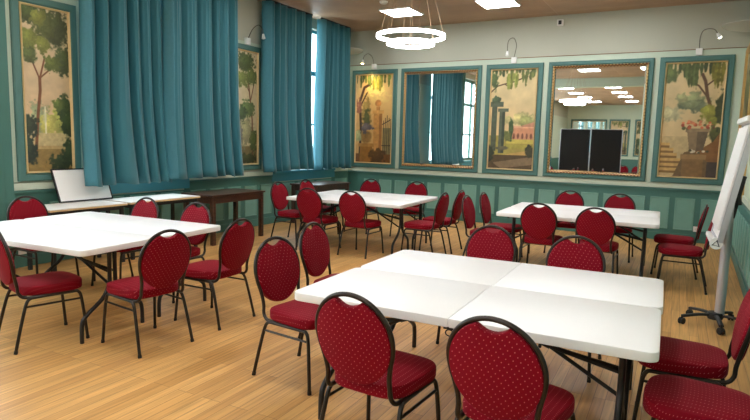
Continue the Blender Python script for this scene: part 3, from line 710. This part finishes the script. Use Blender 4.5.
# ------------------------------------------------------------------ banquet chair
def backpt(s, t, d=0.0):
    """point on the reclined back: s across, t up the back, d forward of the back plane"""
    a = math.radians(11)
    return Vector((s, -.212 - t * math.sin(a) + d * math.cos(a), .44 + t * math.cos(a) + d * math.sin(a)))
def make_chair(label, group):
    t = thing('banquet_chair', label, 'chair', (0, 0, 0), 0, group)
    # seat cushion
    out = []
    for k in range(40):
        a = 2 * PI * k / 40; c, s = math.cos(a), math.sin(a); e = 2 / 4.2
        x = .215 * math.copysign(abs(c) ** e, c); y = .215 * math.copysign(abs(s) ** e, s)
        x *= 1 + .16 * (y / .215) * .5; y = y + .018 + (.02 * (1 - (x / .22) ** 2) if y > 0 else 0)
        out.append((x, y))
    MB().prism(out, .398, .468, dome=.012, rnd=.015).build('seat', M['fabric'], t)
    # oval pad with a concave hand-hold at the top
    pad = []; n = 72; ct, rs = .246, .2
    for k in range(n):
        a = 2 * PI * k / n; s = rs * math.cos(a); h = ct + (.213 if math.sin(a) > 0 else .216) * math.sin(a)
        if abs(s) < .07 and h > ct: h = min(h, .445 - .028 * (1 - (s / .07) ** 2))
        pad.append((s, h))
    m = Matrix(((1, 0, 0, 0), (0, 0, 0, 0), (0, 0, 0, 0), (0, 0, 0, 1)))
    b = MB(); layers = [(-.018, .965), (-.014, .995), (-.004, 1.0), (.012, .995), (.022, .95), (.027, .72), (.029, .4)]
    rings = []
    for d, k in layers:
        rings.append([b.b.verts.new(backpt(s * k, ct + (h - ct) * k, d - .012 * (1 - (s / .2) ** 2))) for s, h in pad])
    for A, B in zip(rings, rings[1:]):
        for k in range(n): b.b.faces.new((A[k], A[(k + 1) % n], B[(k + 1) % n], B[k]))
    b.b.faces.new(rings[0]); b.b.faces.new(rings[-1])
    b.build('backrest', M['fabric'], t)
    # hoop tube: runs under the seat, turns up and round the oval
    half = [(.19, .16, .388), (.19, .0, .388), (.188, -.14, .388), (.182, -.19, .397), (.176, -.215, .43)]
    R = [Vector(p) for p in half]
    R += [backpt(.172, .035), backpt(.174, .09), backpt(.186, .15), backpt(.199, .2), backpt(.206, .26)]
    for k in range(1, 7):
        a = PI / 2 * k / 6; R.append(backpt(.206 * math.cos(a), .26 + .207 * math.sin(a)))
    L = [Vector((-p.x, p.y, p.z)) for p in reversed(R[:-1])]
    MB().tube(smooth_path(R + L, 3), .0115, 10).build('back_frame', M['tube'], t)
    for sx in (-1, 1):
        fl = smooth_path([(sx * .222, .235, .004), (sx * .212, .218, .2), (sx * .204, .203, .335), (sx * .2, .185, .378), (sx * .197, .15, .385), (sx * .196, .0, .385)], 5)
        o = MB().tube(fl, .0115, 10).build('leg', M['tube'], t)
        MB().tube([(sx * .222, .235, 0), (sx * .2215, .234, .022)], .0135, 10).build('foot_cap', M['rubber'], o)
        rl = smooth_path([(sx * .222, -.262, .004), (sx * .212, -.215, .2), (sx * .204, -.178, .335), (sx * .2, -.152, .378), (sx * .197, -.11, .385), (sx * .196, .0, .385)], 5)
        o = MB().tube(rl, .0115, 10).build('leg', M['tube'], t)
        MB().tube([(sx * .222, -.262, 0), (sx * .221, -.257, .022)], .0135, 10).build('foot_cap', M['rubber'], o)
        MB().tube([(sx * .205, .204, .325), (sx * .205, -.18, .325)], .008, 8).build('stretcher', M['tube'], t)
    MB().tube([(-.196, .06, .385), (.196, .06, .385)], .009, 8).tube([(-.196, -.1, .385), (.196, -.1, .385)], .009, 8).build('seat_support', M['tube'], t)
    return t
GF, GL, GB, GR = 'chairs around the front table', 'chairs around the left table', 'chairs around the back left table', 'chairs around the back right table'
CH = [  # x, y, facing in degrees (0 = right, 90 = towards the back wall), label, group
 (-1.28, 2.43, 87, 'red dotted chair seen from behind at the front table, left of the near two', GF),
 (-.615, 2.44, 85, 'nearest red dotted chair seen from behind, cut by the bottom edge', GF),
 (-2.195, 3.05, -6, 'red oval-back chair facing the left end of front table, nearer one', GF),
 (-2.40, 3.83, 3, 'red oval-back chair at left end of front table, farther one', GF),
 (-1.44, 4.32, -92, 'red chair across the front table, left of the two far-side backs', GF),
 (-.735, 4.20, -90, 'red dotted chair across the front table, right of the two far-side backs', GF),
 (.04, 3.54, 181, 'red chair at right end of front table, before the flip chart base', GF),
 (.125, 2.9, 178, 'red dotted chair seat in the bottom right corner', GF),
 (-4.29, 2.53, 77, 'red chair cut by the left edge, its back towards the viewer', GL),
 (-3.58, 2.9, 173, 'red chair with dark back at right end of left table, nearer one', GL),
 (-3.58, 3.61, 182, 'red chair with dark back at right end of left table, farther one', GL),
 (-5.87, 3.50, 0, 'red chair behind the left table, leftmost, below the pine painting', GL),
 (-5.19, 3.95, -90, 'pinkish red chair back behind left table in front of white side tables', GL),
 (-4.45, 3.97, -90, 'pinkish red chair back behind left table by the brown wooden table', GL),
 (-5.39, 7.12, 0, 'red chair at the left end of back left table, nearer one by the wooden table', GB),
 (-5.42, 7.88, -2, 'red chair at the left end of back left table, farther one', GB),
 (-4.69, 6.82, 92, 'red chair seen from behind at back left table, left of two', GB),
 (-4.0, 6.86, 90, 'red chair seen from behind at back left table, right of two', GB),
 (-5.02, 8.62, -90, 'red chair behind back left table, below the gate painting', GB),
 (-4.15, 8.68, -90, 'red chair behind back left table, below the curtain mirror', GB),
 (-3.245, 7.28, 180, 'red chair edge-on at right end of back left table, nearer one', GB),
 (-3.22, 7.84, 182, 'red chair edge-on at right end of back left table, farther one', GB),
 (-2.29, 7.14, 0, 'red chair edge-on at left end of back right table, nearer one', GR),
 (-2.27, 7.78, 2, 'red chair edge-on at left end of back right table, farther one', GR),
 (-1.575, 7.10, 91, 'red chair seen from behind at back right table, left of two', GR),
 (-.93, 7.05, 90, 'red chair seen from behind at back right table, right of two', GR),
 (-1.63, 8.78, -90, 'red chair behind back right table, left of two below the board mirror', GR),
 (-.92, 8.76, -90, 'red chair behind back right table, right of two below the board mirror', GR),
 (-.05, 7.36, 180, 'red chair at right end of back right table, nearer one', GR),
 (-2.42, -1.15, 95, 'red chair behind the viewer, reflected beside the black board', 'chairs behind the viewer'),
 (-1.86, -1.1, 88, 'red chair behind the viewer, reflected at lower right of board mirror', 'chairs behind the viewer'),
 (-.14, 8.14, 178, 'red chair at right end of back right table, farther one half hidden', GR),
]
proto = None
for x, y, a, lab, grp in CH:
    if proto is None:
        proto = make_chair(lab, grp); proto.location = (x, y, 0); proto.rotation_euler = (0, 0, math.radians(a - 90))
    else: dup(proto, (x, y, 0), math.radians(a - 90), lab, grp)

# ------------------------------------------------------------------ fold-in-half tables
TL, TW, TH = 1.83, .762, .74
def rounded(x0, x1, y0, y1, rad):
    out = []
    for cx, cy, r, a0 in ((x1, y1, rad[0], 0), (x0, y1, rad[1], 90), (x0, y0, rad[2], 180), (x1, y0, rad[3], 270)):
        sx = -1 if a0 in (0, 270) else 1; sy = -1 if a0 in (0, 90) else 1
        n = 7 if r > .01 else 2
        for k in range(n):
            a = math.radians(a0 + 90 * k / (n - 1)); out.append((cx + sx * r + r * math.cos(a), cy + sy * r + r * math.sin(a)))
    return out
def make_table(label):
    t = thing('folding_table', label, 'table', (0, 0, 0), 0, 'white folding tables pushed together in pairs')
    w = TW / 2 - .002
    MB().prism(rounded(-TL / 2, -.001, -w, w, (.003, .05, .05, .003)), TH - .046, TH, rnd=.006).build('tabletop_half', M['table_white'], t)
    MB().prism(rounded(.001, TL / 2, -w, w, (.05, .003, .003, .05)), TH - .046, TH, rnd=.006).build('tabletop_half', M['table_white'], t)
    for sx in (-1, 1):
        xe = sx * (TL / 2 - .15)
        for sy in (-1, 1):
            pts = smooth_path([(xe, sy * .026, TH - .05), (xe, sy * .026, .47), (xe, sy * .034, .40), (xe, sy * .10, .30), (xe, sy * .25, .2), (xe, sy * .285, .14), (xe, sy * .29, .004)], 5)
            o = MB().tube(pts, .0165, 10).build('leg', M['leg_grey'], t)
            MB().tube([(xe, sy * .29, 0), (xe, sy * .29, .03)], .016, 10).build('foot_cap', M['rubber'], o)
        MB().tube([(xe, -w + .06, TH - .058), (xe, w - .06, TH - .058)], .0125, 8).build('cross_tube', M['leg_grey'], t)
        j = (sx * .42, 0, .56)
        MB().tube([(sx * .1, 0, TH - .055), j], .009, 6, flat=(.016, .008)).tube([j, (xe, .026, .50)], .011, 6).tube([j, (xe, -.026, .50)], .011, 6).tube([j, (xe, 0, .37)], .011, 6).build('brace', M['black'], t)
    for sy in (-1, 1):
        MB().box(-.03, .03, sy * (w - .03) - .012, sy * (w - .03) + .012, TH - .062, TH - .044, .003).tube([(.005 + .02 * math.cos(a), sy * (w - .012), TH - .075 + .016 * math.sin(a)) for a in np.linspace(0, 2 * PI, 12, endpoint=False)], .0035, 6, closed=True).build('fold_latch', M['black'], t)
    return t
TB = [(-.996, 2.907, 2.2, 'white folding table nearest the viewer, front half of the front pair'),
      (-1.019, 3.671, 2.4, 'white folding table, far half of the front pair'),
      (-4.735, 2.85, 4.0, 'white folding table of the left pair, nearer half'),
      (-4.79, 3.615, 4.0, 'white folding table of the left pair, half nearest the windows'),
      (-4.30, 7.10, 4.0, 'white folding table of the back left pair, nearer half'),
      (-4.353, 7.865, 4.0, 'white folding table of the back left pair, half nearest back wall'),
      (-1.225, 7.34, 2.7, 'white folding table of the back right pair, nearer half'),
      (-1.261, 8.105, 2.7, 'white folding table of the back right pair, half nearest back wall')]
tp = None
for x, y, a, lab in TB:
    if tp is None: tp = make_table(lab); tp.location = (x, y, 0); tp.rotation_euler = (0, 0, math.radians(a))
    else: dup(tp, (x, y, 0), math.radians(a), lab)

# ------------------------------------------------------------------ side tables along the windows
def side_table(name, label, x0, x1, y0, y1, h, top_m, edge_m, leg_m, leg_w, apron, inset=.03, group=None):
    t = thing(name, label, 'table', ((x0 + x1) / 2, (y0 + y1) / 2, 0), 0, group)
    a, b = (x1 - x0) / 2, (y1 - y0) / 2
    th = .028
    o = MB().box(-a, a, -b, b, h - th * (.35 if edge_m else 1), h, .004).build('tabletop', top_m, t, smooth=False)
    if edge_m: MB().box(-a, a, -b, b, h - th, h - th * .35).build('edge_band', edge_m, t, smooth=False)
    for sx in (-1, 1):
        for sy in (-1, 1):
            cx, cy = sx * (a - inset - leg_w / 2), sy * (b - inset - leg_w / 2)
            MB().box(cx - leg_w / 2, cx + leg_w / 2, cy - leg_w / 2, cy + leg_w / 2, 0, h - th, .004).build('leg', leg_m, t, smooth=False)
    A = a - inset - leg_w; B = b - inset - leg_w
    m = MB().box(-A, A, -b + inset + .01, -b + inset + .03, h - th - apron, h - th).box(-A, A, b - inset - .03, b - inset - .01, h - th - apron, h - th)
    m.box(-a + inset + .01, -a + inset + .03, -B, B, h - th - apron, h - th).box(a - inset - .03, a - inset - .01, -B, B, h - th - apron, h - th)
    m.build('apron', leg_m, t, smooth=False)
    return t
side_table('side_table', 'white laminate side table carrying the leaning whiteboard', -6.66, -6.10, 3.72, 4.70, .74, M['side_white'], M['ply'], M['dark_leg'], .04, .05)
side_table('side_table', 'white laminate side table beside the brown wooden table', -6.68, -6.12, 4.76, 5.92, .74, M['side_white'], M['ply'], M['dark_leg'], .04, .05)
side_table('wooden_table', 'brown wooden table standing under the curtains by the left wall', -6.66, -6.02, 6.06, 7.22, .74, M['brown_wood'], None, M['brown_wood'], .06, .1, .02)
side_table('wooden_table', 'dark wooden table along left wall behind the back left table', -6.68, -6.04, 8.72, 9.88, .74, M['dark_wood'], None, M['dark_wood'], .06, .1, .02)

# whiteboard leaning on the wall, standing on the side table
t = thing('whiteboard', 'white board in a black frame leaning on the side table', 'whiteboard', (-6.615, 4.51, .742)); t.rotation_euler = (0, 0, PI / 2)
for nm, mm, fn in (('board', 'paper', lambda m: m.box(-.345, .345, -.016, -.004, .012, .41)), ('frame', 'black', lambda m: m.frame(-.36, .36, 0, .425, [(0, 0), (0, .022), (.014, .022), (.014, 0)]))):
    o = fn(MB()).build(nm, M[mm], t, smooth=False); o.rotation_euler = (-math.radians(22), 0, 0)

# ------------------------------------------------------------------ flip chart by the right wall
t = thing('flip_chart', 'white flip chart board on silver column with star base by right wall', 'flip chart', (.262, 5.93, 0))
o = MB().prism([(.03 + .04 * math.cos(a), .034 * math.sin(a)) for a in np.linspace(0, 2 * PI, 24, endpoint=False)], .1, 1.12).build('column', M['silver'], t)
hub = MB().lathe([(0, .06), (.06, .06), (.07, .085), (.06, .12), (0, .125)], 20)
for k in range(5):
    a = math.radians(206 + 72 * k); d = Vector((math.cos(a), math.sin(a), 0)); e = d * .29
    hub.tube(smooth_path([d * .02 + V(0, 0, .095), d * .15 + V(0, 0, .095), e + V(0, 0, .075)], 4), .018, 8, flat=(.014, .022))
hub.build('star_base', M['black'], t)
for k in range(5):
    a = math.radians(206 + 72 * k); e = Vector((math.cos(a), math.sin(a), 0)) * .29
    rot = Matrix.Translation(e + V(0, 0, .03)) @ Matrix.Rotation(a + .6, 4, 'Z') @ Matrix.Rotation(PI / 2, 4, 'X')
    m = MB()
    for q in (-.014, .014): m.lathe([(0, q - .009), (.026, q - .009), (.03, q - .005), (.03, q + .005), (.026, q + .009), (0, q + .009)], 16, rot)
    m.tube([e + V(0, 0, .03), e + V(0, 0, .085)], .008, 8).build('castor', M['black'], t)
# the board: local x across the face, z up, -y is the writing side; tilted back and turned
RB = Matrix.Translation((.026, .03, 1.31)) @ Matrix.Rotation(math.radians(-90 + 2.5), 4, 'Z') @ Matrix.Rotation(math.radians(-9.5), 4, 'X')
def on_board(name, m, mm, smooth=False):
    o = m.build(name, M[mm], t, smooth); o.matrix_basis = RB; return o
on_board('board', MB().box(-.34, .34, 0, .025, -.5, .5, .004), 'paper')
on_board('frame', MB().frame(-.355, .355, -.515, .515, [(0, -.034), (0, .012), (.018, .012), (.018, -.034)]), 'silver')
on_board('paper_pad', MB().box(-.325, .325, -.03, -.012, -.42, .47, .004), 'paper')
on_board('paper_clamp', MB().box(-.36, .36, -.06, .04, .5, .555, .02), 'white', True)
on_board('clamp_knob', MB().tube([(.36, -.01, .525), (.40, -.01, .525)], .022, 14), 'black', True)
on_board('pen_tray', MB().box(-.345, .345, -.05, .02, -.555, -.515, .012).tube([(.335, -.012, -.53), (.352, -.012, -.53)], .05, 20), 'white', True)
lg = MB().tube([(.355, -.012 + .03 * math.cos(a), -.533 + .03 * math.sin(a)) for a in (PI / 2, PI / 2 + 2 * PI / 3, PI / 2 + 4 * PI / 3)], .007, 6, closed=True)
on_board('tray_logo', lg, 'ink')
on_board('back_bracket', MB().prism([(-.02, .0), (.02, .0), (.02, .02), (-.02, .02)], -.3, .1).box(-.05, .05, .03, .1, -.32, .06, .01), 'black')
MB().tube([(.03, 0, 1.08), (.05, 0, 1.2), (.045, -.01, 1.34)], .034, 10).tube([(.09, 0, 1.1), (.06, 0, 1.3)], .03, 8).build('tilt_joint', M['black'], t)

# ------------------------------------------------------------------ black display board behind the viewer (seen in the mirror)
t = thing('display_board', 'black two panel display board on a pole, seen in the mirror', 'display board', (-3.48, -.55, 0))
MB().box(-1.07, -.025, -.015, .015, .55, 2.2, .004).build('board_panel', M['board_black'], t, smooth=False)
MB().box(.025, 1.07, -.015, .015, .55, 2.2, .004).build('board_panel', M['board_black'], t, smooth=False)
MB().tube([(0, 0, .02), (0, 0, 2.27)], .018, 12).tube([(0, -.3, .02), (0, .3, .02)], .018, 8).build('pole', M['silver'], t)
for sx in (-1, 1):
    MB().tube([(sx * 1.085, 0, .02), (sx * 1.085, 0, 2.2)], .014, 10).tube([(sx * 1.085, -.3, .02), (sx * 1.085, .3, .02)], .016, 8).build('side_post', M['silver'], t)
MB().tube([(-1.08, 0, 2.205), (1.08, 0, 2.205)], .012, 8).build('top_rail', M['silver'], t)

# ------------------------------------------------------------------ daylight and view
w = bpy.data.worlds.new('daylight'); scene.world = w; w.use_nodes = True
bg = w.node_tree.nodes['Background']; bg.inputs['Color'].default_value = (.84, .93, 1.0, 1); bg.inputs['Strength'].default_value = 6.0
for i, (a, b) in enumerate(WIN):
    l = bpy.data.lights.new('window_portal', 'AREA'); l.shape = 'RECTANGLE'; l.size = WZ1 - WZ0; l.size_y = b - a
    l.cycles.is_portal = True
    o = bpy.data.objects.new('window_portal', l); COL.objects.link(o); o.location = (XL - .22, (a + b) / 2, (WZ0 + WZ1) / 2); o.rotation_euler = (0, -PI / 2, 0)
vs = scene.view_settings
vs.view_transform = 'Standard'; vs.look = 'None'; vs.gamma = 1; vs.use_curve_mapping = False; vs.exposure = 0.52
